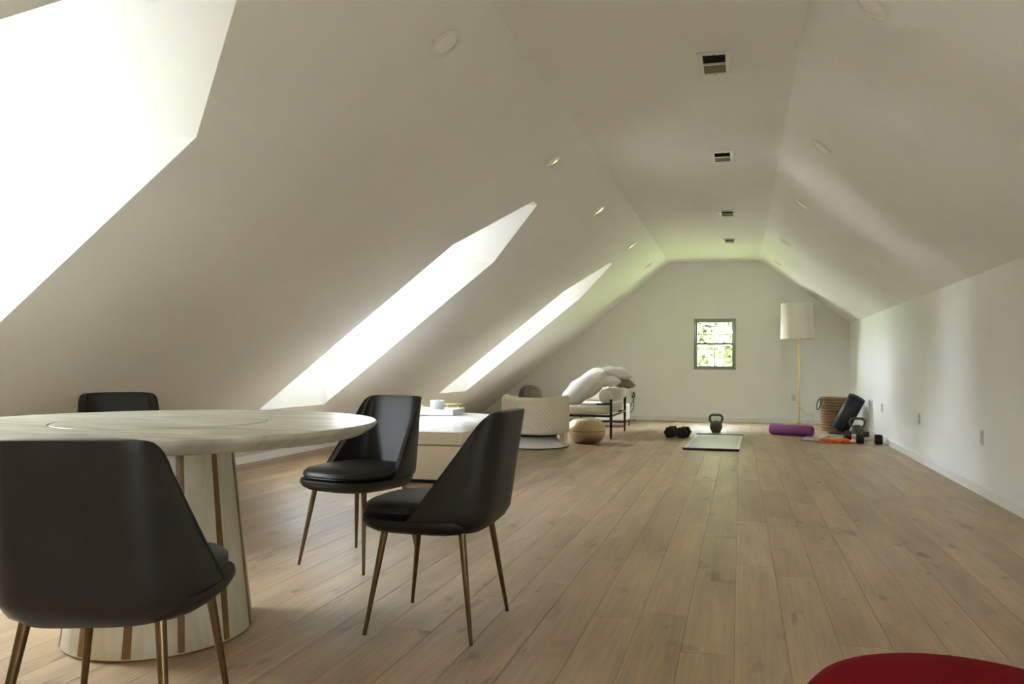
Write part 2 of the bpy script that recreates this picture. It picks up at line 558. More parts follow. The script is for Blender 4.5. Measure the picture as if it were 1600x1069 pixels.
# ------------------------------------------------------------------ windows (double hung, 2 x 3 lights per sash)
def make_window(name, width, z0, z1, fm):
    """sash window in local x (width), y outward, base at z0"""
    e = bpy.data.objects.new(name, None)
    e.empty_display_size = 0.1
    COL.objects.link(e)
    e['kind'] = 'structure'
    hw, H = width / 2, z1 - z0
    zm = H * 0.51
    def fr(nm, x0, x1, za, zb, t, y0, y1, m):
        bm = bmesh.new()
        for q in ((x0, x0 + t, za, zb), (x1 - t, x1, za, zb)):
            add_box(bm, q[0], q[1], y0, y1, q[2], q[3], 0.003, 1)
        for q in ((x0 + t, x1 - t, za, za + t), (x0 + t, x1 - t, zb - t, zb)):
            add_box(bm, q[0], q[1], y0, y1, q[2], q[3], 0.003, 1)
        return obj(nm, bm, m, e)
    fr('frame', -hw, hw, 0, H, 0.03, 0.045, 0.11, fm)
    for nm, za, zb, y0 in (('upper_sash', zm - 0.015, H - 0.03, 0.078), ('lower_sash', 0.03, zm + 0.015, 0.052)):
        s = fr(nm, -hw + 0.03, hw - 0.03, za, zb, 0.034, y0, y0 + 0.025, fm)
        xa, xb = -hw + 0.064, hw - 0.064
        a, b = za + 0.034, zb - 0.034
        yg = y0 + 0.0125
        bars = [(-0.006, 0.006, a, b)]
        for t in (0.42, 0.80):
            zc_ = a + (b - a) * t
            bars.append((xa, xb, zc_ - 0.006, zc_ + 0.006))
        for (p, q, r, t2) in bars:
            box('muntin', p, q, yg - 0.007, yg + 0.007, r, t2, fm, s)
        # one pane per light
        zs = [a, a + (b - a) * 0.42, a + (b - a) * 0.80, b]
        for i in range(3):
            for (p, q) in ((xa, -0.004), (0.004, xb)):
                obj('pane', polys([[(p, yg, zs[i]), (q, yg, zs[i]), (q, yg, zs[i + 1]), (p, yg, zs[i + 1])]]), GLASS, s)
    for x in (-hw * 0.45, hw * 0.45):
        box('sash_lock', x - 0.025, x + 0.025, 0.04, 0.065, zm + 0.015, zm + 0.033, fm, e, 0.005)
    return e
w1 = make_window('window_1', WX1 - WX0, WZ0, WZ1, GREYFR)
w1.location = ((WX0 + WX1) / 2, YE, WZ0)
for k, (a, b) in enumerate(DWIN):
    wn = make_window('window_%d' % (k + 2), DW, DZ0, DZ1, TRIMW)  # the first belongs to the added dormer
    wn.location = (XF, (a + b) / 2, DZ0)
    wn.rotation_euler = (0, 0, PI / 2)
wq_ = make_window('window_6', QY1 - QY0, QZ0, QZ1, TRIMW)  # the added side window, out of view
wq_.location = (XR, (QY0 + QY1) / 2, QZ0)
wq_.rotation_euler = (0, 0, -PI / 2)
# thin corner bead around the end window opening
bm = bmesh.new()
T = 0.016
for q in ((WX0 - T, WX0, WZ0 - T, WZ1 + T), (WX1, WX1 + T, WZ0 - T, WZ1 + T)):
    add_box(bm, q[0], q[1], YE - 0.004, YE + 0.03, q[2], q[3])
for q in ((WX0, WX1, WZ0 - T, WZ0), (WX0, WX1, WZ1, WZ1 + T)):
    add_box(bm, q[0], q[1], YE - 0.004, YE + 0.03, q[2], q[3])
struct(obj('trim_1', bm, TRIMW))

def portal(name, loc, rot, sx, sy):
    d = bpy.data.lights.new(name, 'AREA')
    d.shape = 'RECTANGLE'
    d.size, d.size_y = sx, sy
    d.cycles.is_portal = True
    o = bpy.data.objects.new(name, d)
    o.location = loc
    o.rotation_euler = rot
    COL.objects.link(o)
portal('portal_window_1', ((WX0 + WX1) / 2, YE + JD + 0.01, (WZ0 + WZ1) / 2), (-PI / 2, 0, 0), WX1 - WX0, WZ1 - WZ0)
portal('portal_window_6', (XR + JD + 0.01, (QY0 + QY1) / 2, (QZ0 + QZ1) / 2), (0, PI / 2, 0), QZ1 - QZ0, QY1 - QY0)
for k, (a, b) in enumerate(DWIN):
    portal('portal_window_%d' % (k + 2), (XF - JD - 0.01, (a + b) / 2, (DZ0 + DZ1) / 2), (0, -PI / 2, 0), DZ1 - DZ0, b - a)

# ------------------------------------------------------------------ baseboards
BH, BT = 0.095, 0.014
def baseboard(name, prof_dir, p0, p1):
    """moulded skirting between two floor points; prof_dir points into the room"""
    bm = bmesh.new()
    prof = [(0, 0), (BT, 0), (BT, BH - 0.022), (BT * 0.7, BH - 0.014), (BT * 0.55, BH - 0.004), (BT * 0.3, BH), (0, BH)]
    d = Vector((*prof_dir, 0))
    A = [bm.verts.new(Vector(p0) + d * a + Vector((0, 0, b))) for a, b in prof]
    B = [bm.verts.new(Vector(p1) + d * a + Vector((0, 0, b))) for a, b in prof]
    n = len(prof)
    for i in range(n):
        bm.faces.new((A[i], A[(i + 1) % n], B[(i + 1) % n], B[i]))
    bm.faces.new(A); bm.faces.new(B[::-1])
    return struct(obj(name, bm, TRIMW))
baseboard('baseboard_right', (-1, 0), (XR, YB, 0), (XR, YE, 0))
baseboard('baseboard_back', (0, -1), (XL, YE, 0), (XR, YE, 0))
bl = bmesh.new()
add_box(bl, XL, XL + 0.012, YB, YE, 0, ZB_L + 0.008)
struct(obj('baseboard_left', bl, TRIMW))

# ------------------------------------------------------------------ ceiling downlights and vents
def downlight(x, y, side, label):
    if side < 0:
        z = zl(x); n = Vector((SL, 0, -1)).normalized()
    else:
        z = zr(x); n = Vector(((ZK - ZC) / (XR - XCR), 0, -1)).normalized()
        n = Vector((-abs(n.x), 0, n.z))
    e = empty('downlight', (x, y, z), label, 'downlight', 'recessed downlights in the slopes')
    q = n.to_track_quat('Z', 'Y')
    e.rotation_mode = 'QUATERNION'
    e.rotation_quaternion = q
    obj('trim_ring', lathe([(0.094, 0.0), (0.094, 0.005), (0.089, 0.009), (0.074, 0.011), (0.069, 0.009), (0.068, 0.0035)], 40, cap=False), TRIMW, e, True)
    obj('lens', lathe([(0.0, 0.009), (0.045, 0.008), (0.062, 0.006), (0.0685, 0.0036)], 40, cap=False), LENS, e, True)
LLAB = ['round recessed downlight with a clear ring, on the dormer side next to the largest dormer', 'recessed downlight on the dormer side just above the middle dormer peak', 'recessed downlight on the dormer side between the two smaller looking dormers', 'recessed downlight on the dormer side above the dormer closest to the settee', 'recessed downlight on the dormer side right beside the end wall']
RLAB = ['recessed downlight over the low wall, farthest of five from the end wall', 'recessed downlight over the low wall, second farthest from the end wall', 'recessed downlight over the low wall, middle one of the five', 'recessed downlight over the low wall, second nearest to the end wall', 'recessed downlight over the low wall, nearest to the end wall']
for k, y in enumerate((3.82, 6.22, 8.36, 10.97, 13.15)):
    downlight(-1.487, y, -1, LLAB[k])
    downlight(0.592, y, 1, RLAB[k])

VL = ['ceiling vent with white frame and two dark louvred slots, farthest from the small window', 'ceiling vent with white frame, second farthest from the small window',
      'ceiling vent with white frame, second nearest to the small window', 'small ceiling vent with white frame nearest to the small window']
for y, lab in zip((4.87, 7.08, 9.75, 11.90), VL):
    e = empty('ceiling_vent', (-0.155, y, ZC), lab, 'vent', 'ceiling vents down the middle')
    bm = bmesh.new()
    hx, hy = 0.10, 0.185
    for q in ((-hx, -0.066, -hy, hy), (0.066, hx, -hy, hy), (-0.066, 0.066, -hy, -0.152), (-0.066, 0.066, 0.152, hy)):
        add_box(bm, q[0], q[1], q[2], q[3], -0.012, -0.0005, 0.003, 1)
    obj('frame', bm, TRIMW, e)
    box('divider', -0.066, 0.066, -0.008, 0.008, -0.011, -0.001, TRIMW, e)
    obj('backing', polys([[(-0.066, -0.152, -0.001), (0.066, -0.152, -0.001), (0.066, 0.152, -0.001), (-0.066, 0.152, -0.001)]]), DARKV, e)
    for s in (-1, 1):
        for j in range(6):
            yy = s * (0.022 + j * 0.0225)
            bm = bmesh.new()
            dz = 0.004
            off = 0.009 * (1 if s < 0 else -1)
            bm.faces.new([bm.verts.new(p) for p in ((-0.066, yy - off, -0.0095), (0.066, yy - off, -0.0095), (0.066, yy + off, -0.0015), (-0.066, yy + off, -0.0015))])
            obj('louvre', bm, SLAT, e)
    for yy in (-0.168, 0.168):
        obj('screw', lathe([(0.0, -0.0145), (0.004, -0.0135), (0.005, -0.012)], 10, cap=False, cy=yy), BRASS, e, True)

# ------------------------------------------------------------------ outlets
def outlet(x, y, z, nrm, label, group=None):
    e = empty('wall_outlet', (x, y, z), label, 'outlet', group)
    e.rotation_euler = (0, 0, {'-x': -PI / 2, '-y': 0}[nrm])
    obj('cover_plate', add_box(bmesh.new(), -0.035, 0.035, -0.007, -0.0003, -0.058, 0.058, 0.003, 2), PLASTIC, e)
    for dz in (-0.027, 0.027):
        r = obj('receptacle', add_box(bmesh.new(), -0.016, 0.016, -0.0095, -0.0068, dz - 0.018, dz + 0.018, 0.004, 2), PLASTIC, e)
        for dx in (-0.006, 0.006):
            box('slot', dx - 0.0012, dx + 0.0012, -0.0102, -0.0090, dz - 0.004, dz + 0.008, DARKV, r)
    return e
outlet(XR, 11.21, 0.45, '-x', 'white outlet plate on the right wall closest to the leaning rolled mat')
outlet(XR, 8.97, 0.45, '-x', 'middle white outlet plate of the three on the right wall')
outlet(XR, 6.75, 0.45, '-x', 'white outlet plate on the right wall farthest from the rolled mat')
outlet(0.905, YE, 0.45, '-y', 'white outlet on the end wall behind the floor lamp pole')
outlet(-1.90, YE, 0.45, '-y', 'white outlet on the end wall with two black cords plugged in')

# ------------------------------------------------------------------ dining table
TX, TY, TZ, TR = -2.092, 2.562, 0.7745, 0.769
tb = empty('dining_table', (TX, TY, 0), 'round pale green onyx dining table on a tapered pedestal with amber stripes', 'table')
SR_ = 0.365
tt_ = obj('tabletop', lathe([(SR_ + 0.005, TZ - 0.02), (SR_ + 0.005, TZ - 0.001), (SR_ + 0.006, TZ), (TR - 0.004, TZ), (TR, TZ - 0.004), (TR - 0.001, TZ - 0.012), (TR - 0.008, TZ - 0.022), (TR - 0.050, TZ - 0.049), (TR - 0.070, TZ - 0.054), (0.02, TZ - 0.054), (0.02, TZ - 0.021), (SR_ + 0.005, TZ - 0.02)], 128, cap=False), ONYX, tb, True)
tt_.data.set_sharp_from_angle(angle=math.radians(33))
obj('groove_shade', lathe([(SR_ - 0.0045, TZ - 0.0035), (SR_ + 0.0055, TZ - 0.0035)], 96, cap=False), INLAY, tb)  # dark ring standing in for the shade in the turntable gap
obj('turntable', lathe([(0.0, TZ - 0.018), (SR_ - 0.004, TZ - 0.018), (SR_ - 0.004, TZ - 0.001), (SR_ - 0.005, TZ + 0.0005), (0, TZ + 0.0005)], 96, cap=False), ONYX, tb, True)
RB, RTP = 0.318, 0.235
zt_ = TZ - 0.054
pd = obj('pedestal', lathe([(RB - 0.004, 0.008), (RB, 0.014), (RTP, zt_ - 0.002), (0.0, zt_)], 96), ONYXP, tb, True)
obj('foot_rim', lathe([(RB - 0.008, 0.0), (RB - 0.008, 0.010)], 64), INLAY, tb)
for i in range(12):
    a = math.radians(-99 + 30 * i)
    bm = bmesh.new()
    ring = []
    for z in (0.014, zt_ * 0.33, zt_ * 0.66, zt_ - 0.003):
        t = (z - 0.014) / (zt_ - 0.016)
        r = RB + (RTP - RB) * t
        hwid = (0.0125 + 0.002 * math.sin(i * 2.1 + t * 5)) / r
        ring.append([bm.verts.new(((r + dr) * math.cos(a + s * hwid), (r + dr) * math.sin(a + s * hwid), z)) for s, dr in ((-1, -0.002), (-1, 0.0015), (0, 0.0018), (1, 0.0015), (1, -0.002))])
    for p, q in zip(ring, ring[1:]):
        for j in range(4):
            bm.faces.new((p[j], p[j + 1], q[j + 1], q[j]))
    obj('inlay_stripe', bm, INLAY, pd)

# ------------------------------------------------------------------ dining chairs
SHELL_SIDE = -1
def make_chair(label):
    """faces local +y, origin on the floor under the seat centre"""
    e = empty('dining_chair', (0, 0, 0), label, 'chair', 'dark leather chairs around the dining table')
    def outline(hw, yf, yb, k=0.62, n=40):
        pts = []
        for i in range(n):
            t = 2 * PI * i / n
            c, s = math.cos(t), math.sin(t)
            x = hw * math.copysign(abs(c) ** k, c)
            y = (yf if s > 0 else yb) * abs(s) ** k
            pts.append((x, y))
        return pts
    def slab(name, layers, m, par, k=0.62):
        bm = bmesh.new()
        rings = []
        for (hw, yf, yb, z, crown) in layers:
            rings.append([bm.verts.new((x, y, z)) for x, y in outline(hw, yf, yb, k)])
        n = len(rings[0])
        for a, b in zip(rings, rings[1:]):
            for i in range(n):
                bm.faces.new((a[i], a[(i + 1) % n], b[(i + 1) % n], b[i]))
        bm.faces.new(rings[0][::-1]); bm.faces.new(rings[-1])
        return obj(name, bm, m, par, True)
    # seat pan, wrapped in leather
    slab('seat_pan', [(0.16, 0.19, -0.15, 0.372, 0), (0.205, 0.240, -0.180, 0.377, 0), (0.230, 0.263, -0.200, 0.392, 0), (0.241, 0.275, -0.208, 0.412, 0), (0.238, 0.272, -0.205, 0.428, 0), (0.20, 0.23, -0.18, 0.434, 0)], LEATHER, e)
    # puffy seat cushion
    cu = slab('seat_cushion', [(0.17, 0.21, -0.16, 0.431, 0), (0.205, 0.252, -0.175, 0.436, 0), (0.220, 0.270, -0.178, 0.449, 0), (0.219, 0.268, -0.178, 0.466, 0), (0.205, 0.250, -0.172, 0.480, 0), (0.17, 0.21, -0.15, 0.489, 0), (0.10, 0.12, -0.09, 0.494, 0)], LEATHER, e)
    obj('seam', tube([(x, y, 0.4405) for x, y in outline(0.2135, 0.262, -0.172)], 0.0028, 6, closed=True), LEATHER, cu, True)
    # wrap-around back shell
    bm = bmesh.new()
    NU, NV = 28, 14
    Z0, Z1 = 0.378, 0.822
    def shell(u, v):
        ph = u * PI / 2
        s, c = math.sin(ph), math.cos(ph)
        hw = 0.247 - 0.057 * v
        if v < 0.16:
            hw -= 0.040 * (1 - v / 0.16) ** 2
        yb = -0.240 - 0.066 * v
        if v < 0.16:
            yb += 0.045 * (1 - v / 0.16) ** 2
        yf = 0.060 - 0.255 * v ** 0.95
        if v < 0.16:
            yf += 0.05 * (1 - v / 0.16) ** 2
        x = hw * math.copysign(abs(s) ** 0.72, s)
        y = yb + (yf - yb) * (1 - abs(c) ** 0.95) ** 1.5
        zt = Z1 - 0.008 * u * u - 0.075 * (max(0, abs(u) - 0.55) / 0.45) ** 2.4
        zb = Z0 + 0.010 * abs(u) ** 3
        return Vector((x, y, zb + (zt - zb) * v))
    G = [[bm.verts.new(shell(-1 + 2 * i / NU, j / NV)) for i in range(NU + 1)] for j in range(NV + 1)]
    for j in range(NV):
        for i in range(NU):
            bm.faces.new((G[j][i], G[j][i + 1], G[j + 1][i + 1], G[j + 1][i]))
    bk = obj('backrest', bm, LEATHER, e, True)
    md = bk.modifiers.new('thickness', 'SOLIDIFY')
    md.thickness = 0.030
    md.offset = SHELL_SIDE
    md.use_even_offset = False
    bv = bk.modifiers.new('round', 'BEVEL')
    bv.width = 0.011
    bv.segments = 3
    bv.limit_method = 'ANGLE'
    bv.angle_limit = math.radians(50)
    # piping along the rim of the back
    rim = [shell(-1, j / NV) for j in range(1, NV)] + [shell(-1 + 2 * i / NU, 1) for i in range(NU + 1)] + [shell(1, j / NV) for j in range(NV - 1, 0, -1)]
    obj('piping', tube([p + Vector((0, 0.004, -0.001)) for p in rim], 0.0035, 6), LEATHER, bk, True)
    # legs
    for sx in (-1, 1):
        for (yt, yb) in ((0.155, 0.208), (-0.150, -0.208)):
            a, b = Vector((sx * 0.155, yt, 0.380)), Vector((sx * 0.204, yb, 0.004))
            lg = obj('leg', tube([a, a.lerp(b, 0.5), b], [0.0135, 0.0105, 0.0070], 12), BRASS, e, True)
            obj('foot_pad', tube([b, b + Vector((0, 0, -0.004))], 0.0072, 12), BLACKM, lg)
    return e
def face(e, x, y, dx, dy):
    e.location = (x, y, 0)
    e.rotation_euler = (0, 0, math.atan2(dy, dx) - PI / 2)
c3 = make_chair('dark leather dining chair with its back to the open floor, beside the green table')
face(c3, -1.133, 2.909, -0.4045, 0.0115)
c2 = copy_tree(c3); c2['label'] = 'dark leather dining chair between the green table and the cream ottoman'
face(c2, -1.878, 3.714, -0.103, -0.413)
c1 = copy_tree(c3); c1['label'] = 'dark leather dining chair seen squarely from behind, hiding most of the table pedestal'
face(c1, -1.545, 1.757, -0.286, 0.958)
c4 = copy_tree(c3); c4['label'] = 'dark leather dining chair behind the table with only its back top showing'
face(c4, -3.16, 3.56, 1.27, -1.18)

# ------------------------------------------------------------------ ottoman with tray
OX0, OX1, OY0, OY1 = -3.12, -2.245, 6.20, 7.90
ot = empty('ottoman', ((OX0 + OX1) / 2, (OY0 + OY1) / 2, 0), 'large beige upholstered ottoman with a soft top coloured white as if lit on a black plinth', 'ottoman')
hx, hy = (OX1 - OX0) / 2, (OY1 - OY0) / 2
box('plinth', -hx + 0.02, hx - 0.02, -hy + 0.02, hy - 0.02, 0, 0.03, BLACKM, ot)
box('base', -hx, hx, -hy, hy, 0.03, 0.314, FABRIC, ot, 0.012, 3, True)
box('core', -hx + 0.02, hx - 0.02, -hy + 0.02, hy - 0.02, 0.31, 0.33, TANF, ot)
box('cushion', -hx - 0.004, hx + 0.004, -hy - 0.004, hy + 0.004, 0.322, 0.432, FABRIC, ot, 0.016, 3, True)
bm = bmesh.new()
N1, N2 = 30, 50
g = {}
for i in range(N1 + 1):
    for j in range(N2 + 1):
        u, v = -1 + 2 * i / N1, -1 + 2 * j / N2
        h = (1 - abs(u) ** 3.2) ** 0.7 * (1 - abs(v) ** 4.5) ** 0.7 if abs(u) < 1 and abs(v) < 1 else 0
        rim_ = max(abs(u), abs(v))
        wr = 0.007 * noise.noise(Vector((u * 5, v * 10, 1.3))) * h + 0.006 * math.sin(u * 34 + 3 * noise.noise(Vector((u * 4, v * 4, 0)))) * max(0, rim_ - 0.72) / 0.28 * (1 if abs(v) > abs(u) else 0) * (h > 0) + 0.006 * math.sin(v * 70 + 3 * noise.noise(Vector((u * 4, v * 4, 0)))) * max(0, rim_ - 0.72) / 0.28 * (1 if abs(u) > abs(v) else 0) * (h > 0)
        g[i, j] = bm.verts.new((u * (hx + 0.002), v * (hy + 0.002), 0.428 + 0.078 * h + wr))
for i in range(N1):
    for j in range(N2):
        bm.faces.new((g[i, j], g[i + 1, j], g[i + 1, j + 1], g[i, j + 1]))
obj('pillow_top', bm, WHITEF, ot, True)  # top of the beige cushion, its lit look put in as white
TRZ = 0.513
tr = empty('serving_tray', (-2.865, 7.18, TRZ), 'white lacquer tray with gold bar handles lying on the ottoman', 'tray', rotz=math.radians(4))
bm = bmesh.new()
add_box(bm, -0.24, 0.24, -0.20, 0.20, 0.0, 0.012, 0.003, 1)
for q in ((-0.24, 0.24, -0.20, -0.186), (-0.24, 0.24, 0.186, 0.20), (-0.24, -0.226, -0.186, 0.186), (0.226, 0.24, -0.186, 0.186)):
    add_box(bm, *q, 0.010, 0.052, 0.002, 1)
obj('body', bm, TRAYW, tr)
for s, xa, xb in ((-1, -0.215, -0.045), (1, 0.035, 0.205)):
    hd = obj('handle', tube([(xa, s * 0.193, 0.088), (xb, s * 0.193, 0.088)], 0.0085, 10), GOLD, tr, True)
    for x in (xa + 0.03, xb - 0.03):
        obj('post', tube([(x, s * 0.193, 0.050), (x, s * 0.193, 0.086)], 0.005, 8), GOLD, hd, True)
jar = empty('candle_jar', (-2.795, 7.06, TRZ + 0.0125), 'frosted white glass candle jar standing in the tray', 'jar')
obj('glass', lathe([(0.0, 0.0), (0.062, 0.0), (0.066, 0.004), (0.066, 0.122), (0.064, 0.125), (0.061, 0.122), (0.061, 0.012), (0.0, 0.010)], 40, cap=False), FROST, jar, True)
obj('wax', lathe([(0.0, 0.012), (0.060, 0.012), (0.060, 0.088), (0.0, 0.085)], 32, cap=False), WHITEF, jar, True)

# ------------------------------------------------------------------ quilted tub chair, seen from behind
tc_ = empty('tub_chair', (-2.43, 9.36, 0), 'cream tub armchair with a diamond quilted curved back on a round base', 'armchair', rotz=math.radians(6))
def arc_wall(R, th, a0, a1, z0, z1, n, round_=0.03, quilt=False, sy=1.0, bow=0.0):
    """closed curved panel; the outer face carries a raised diamond quilting when asked"""
    bm = bmesh.new()
    nz = 44 if quilt else 6
    prof = []
    inner = [(-th, z0 + round_), (-th, z1 - round_)]
    cols = []
    for i in range(n + 1):
        t = i / n
        a = a0 + (a1 - a0) * t
        ring = []
        outer = []
        for j in range(nz + 1):
            z = z0 + round_ + (z1 - z0 - 2 * round_) * j / nz
            d = 0.0
            if quilt:
                s = a * R
                p, q = (s + z) / 0.058, (s - z) / 0.058
                d = 0.0115 * (abs(math.sin(PI * p)) * abs(math.sin(PI * q))) ** 0.6 
            outer.append((d, z))
        k = 5
        topc = [(-round_ + round_ * math.cos(PI / 2 * m / k), z1 - round_ + round_ * math.sin(PI / 2 * m / k)) for m in range(1, k + 1)]
        topi = [(-th + round_ - round_ * math.sin(PI / 2 * m / k), z1 - round_ + round_ * math.cos(PI / 2 * m / k)) for m in range(0, k + 1)]
        boti = [(-th, z0 + round_), (-th + round_ * .3, z0 + round_ * .3), (-th + round_, z0)]
        botc = [(-round_, z0), (-round_ * .3, z0 + round_ * .3)]
        dip = bow * (1 - (2 * t - 1) ** 2)
        for (d, z) in outer + topc + topi + boti + botc:
            zz = z - dip * (z - z0) / (z1 - z0)
            ring.append(bm.verts.new(((R + d) * math.cos(a), sy * (R + d) * math.sin(a), zz)))
        cols.append(ring)
    m = len(cols[0])
    for A, B in zip(cols, cols[1:]):
        for j in range(m):
            bm.faces.new((A[j], A[(j + 1) % m], B[(j + 1) % m], B[j]))
    bm.faces.new(cols[0]); bm.faces.new(cols[-1][::-1])
    return bm
R_ = 0.405
obj('backrest', arc_wall(R_, 0.085, math.radians(180), math.radians(360), 0.165, 0.625, 120, 0.028, True, bow=0.022), QUILT, tc_, True)
for a0, a1 in ((0, 38), (142, 180)):
    obj('arm', arc_wall(R_, 0.085, math.radians(a0), math.radians(a1), 0.165, 0.60, 14, 0.028), QUILT, tc_, True)
for a0, a1 in ((-22, 30), (150, 202)):
    obj('side_panel', arc_wall(R_ - 0.012, 0.06, math.radians(a0), math.radians(a1), 0.022, 0.175, 16, 0.008), CREAM, tc_, True)
obj('seat_cushion', lathe([(0.0, 0.19), (0.29, 0.19), (0.315, 0.21), (0.318, 0.33), (0.30, 0.365), (0.24, 0.385), (0.0, 0.395)], 48, cap=False), CREAM, tc_, True)
obj('seat_base', lathe([(0.0, 0.135), (0.27, 0.135), (0.27, 0.188), (0, 0.188)], 40, cap=False), BLACKM, tc_)
obj('base_plate', lathe([(0.0, 0.010), (R_ + 0.006, 0.010), (R_ + 0.010, 0.014), (R_ + 0.004, 0.022), (0.36, 0.040), (0.30, 0.080), (0.24, 0.134), (0, 0.134)], 64, cap=False), TRAYW, tc_, True)
obj('base_rim', lathe([(R_ - 0.005, 0.0), (R_ - 0.002, 0.0102)], 64), BLACKM, tc_)

# ------------------------------------------------------------------ hammered gold drum
dr = empty('drum_stool', (-1.915, 9.96, 0), 'hammered gold pebble shaped drum stool beside the tub chair', 'stool')
prof = []
H_, RR = 0.312, 0.243
for i in range(21):
    t = -PI / 2 + PI * i / 20
    rr = RR - 0.145 + 0.145 * math.cos(t) if True else 0
    prof.append((rr, H_ / 2 + H_ / 2 * math.copysign(abs(math.sin(t)) ** 0.9, math.sin(t))))
obj('body', lathe([(0, 0)] + prof + [(0, H_)], 48, cap=False), HAMMER, dr, True)
obj('seam_band', lathe([(RR - 0.0005, H_ / 2 - 0.004), (RR + 0.0012, H_ / 2 - 0.002), (RR + 0.0012, H_ / 2 + 0.002), (RR - 0.0005, H_ / 2 + 0.004)], 48, cap=False), BRASS, dr, True)

# ------------------------------------------------------------------ black framed settee with pillows
SX0, SX1, SY0, SY1 = -2.36, -1.69, 10.52, 11.82
st = empty('settee', ((SX0 + SX1) / 2, (SY0 + SY1) / 2, 0), 'low cream settee with bolster arms on a slim black metal frame', 'settee')
hx, hy = (SX1 - SX0) / 2, (SY1 - SY0) / 2
for (x, y, zt) in ((-hx, -hy, 0.315), (hx, -hy, 0.53), (-hx, hy, 0.53), (hx, hy, 0.53)):
    obj('leg', tube([(x, y, zt), (x, y, 0.30), (x, y, 0.0)], [0.019, 0.019, 0.013], 12), BLACKM, st, True)
for p, q in (((-hx, -hy), (hx, -hy)), ((hx, -hy), (hx, hy)), ((hx, hy), (-hx, hy)), ((-hx, hy), (-hx, -hy))):
    obj('rail', tube([(*p, 0.305), (*q, 0.305)], 0.016, 10), BLACKM, st, True)
obj('seat_cushion', add_box(bmesh.new(), -hx + 0.005, hx - 0.022, -hy + 0.0, hy - 0.02, 0.322, 0.448, 0.045, 4), CREAM, st, True)
def bolster(p, q, r):
    p, q = Vector(p), Vector(q)
    d = (q - p)
    L_ = d.length
    d.normalize()
    pts, rad = [], []
    for t, k in ((0, 0.80), (0.012, 0.94), (0.035, 1.0), (L_ * 0.5, 1.03), (L_ - 0.035, 1.0), (L_ - 0.012, 0.94), (L_, 0.80)):
        pts.append(p + d * t); rad.append(r * k)
    return tube(pts, rad, 28)
obj('back_bolster', bolster((hx - 0.085, -hy + 0.06, 0.565), (hx - 0.085, hy + 0.06, 0.565), 0.102), CREAM, st, True)
obj('arm_bolster', bolster((-hx - 0.16, hy - 0.02, 0.565), (hx - 0.20, hy - 0.02, 0.565), 0.10), CREAM, st, True)
obj('arm_bracket', tube([(hx, -hy, 0.47), (hx - 0.20, -hy + 0.03, 0.462)], 0.012, 8), BLACKM, st, True)

def place_pillow(name, label, m, size, loc, rot, seed, group):
    o = obj(name, pillow(*size, seed=seed), m, None, True)
    o.location = loc
    o.rotation_euler = [math.radians(a) for a in rot]
    subsurf(o, 1)
    return tag(o, label, 'pillow', group)
PG = 'pillows piled on the settee'
place_pillow('bed_pillow', 'largest white pillow, plump and slumped against the settee bolster', WHITEF, (0.80, 0.52, 0.32), (-2.10, 10.83, 0.685), (0, -37, 2), 1.7, PG)
place_pillow('bed_pillow', 'white pillow on top of the pillow pile, its corner pointing to the window wall', WHITEF, (0.48, 0.42, 0.15), (-1.70, 11.06, 0.885), (4, 9, 8), 4.1, PG)
place_pillow('bed_pillow', 'crumpled white pillow squeezed in the middle of the pillow pile', WHITEF, (0.36, 0.34, 0.14), (-1.79, 10.82, 0.770), (0, -2, 18), 9.2, PG)
place_pillow('throw_pillow', 'small tan pillow on the bolster at the edge of the pile', TANF, (0.32, 0.36, 0.13), (-1.62, 11.24, 0.735), (0, 12, 0), 6.3, PG)

# cream footstool behind the settee
fs = empty('footstool', (-2.02, 12.75, 0), 'low cream footstool with a thin black base seen under the settee', 'footstool')
box('seat', -0.25, 0.25, -0.25, 0.25, 0.10, 0.36, CREAM, fs, 0.03, 3, True)
bm = bmesh.new()
for q in ((-0.25, 0.25, -0.25, -0.225), (-0.25, 0.25, 0.225, 0.25), (-0.25, -0.225, -0.225, 0.225), (0.225, 0.25, -0.225, 0.225)):
    add_box(bm, *q, 0.075, 0.10)
obj('base_frame', bm, BLACKM, fs)
for sx in (-1, 1):
    for sy in (-1, 1):
        obj('leg', tube([(sx * 0.235, sy * 0.235, 0.08), (sx * 0.235, sy * 0.235, 0)], 0.011, 8), BLACKM, fs, True)

# faceted urn behind the tub chair
ur = empty('floor_vase', (-3.475, 13.0, 0), 'squat taupe faceted floor vase standing behind the tub chair', 'vase')
obj('body', lathe([(0.0, 0.0), (0.10, 0.0), (0.15, 0.10), (0.19, 0.32), (0.200, 0.47), (0.185, 0.555), (0.135, 0.61), (0.07, 0.635)], 10, cap=False), STONE, ur)
obj('mouth', lathe([(0.07, 0.635), (0.055, 0.638), (0.05, 0.60), (0.0, 0.59)], 10, cap=False), STONE, ur)

# ------------------------------------------------------------------ floor lamp
lp = empty('floor_lamp', (0.975, 13.95, 0), 'tall floor lamp with white drum shade and brass bamboo pole', 'floor lamp')
obj('base', lathe([(0.165, 0.0), (0.168, 0.006), (0.160, 0.016), (0.145, 0.022), (0.05, 0.028), (0.03, 0.045), (0.0, 0.046)], 48), GOLD, lp, True)
zs = [0.04]
prof = []
for i, (za, zb) in enumerate(((0.04, 0.36), (0.36, 0.72), (0.72, 1.06), (1.06, 1.38), (1.38, 1.62))):
    prof += [(0.0155, za + 0.006), (0.0135, (za + zb) / 2), (0.0155, zb - 0.010), (0.021, zb - 0.006), (0.021, zb + 0.001), (0.0155, zb + 0.005)]
obj('pole', lathe([(0.0155, 0.03)] + prof, 16), GOLD, lp, True)
sh = obj('shade', lathe([(0.280, 1.455), (0.258, 2.06), (0.254, 2.06), (0.276, 1.455), (0.280, 1.455)], 64, cap=False), SHADE, lp, True)
sh.rotation_euler = (0, math.radians(-1.2), 0)
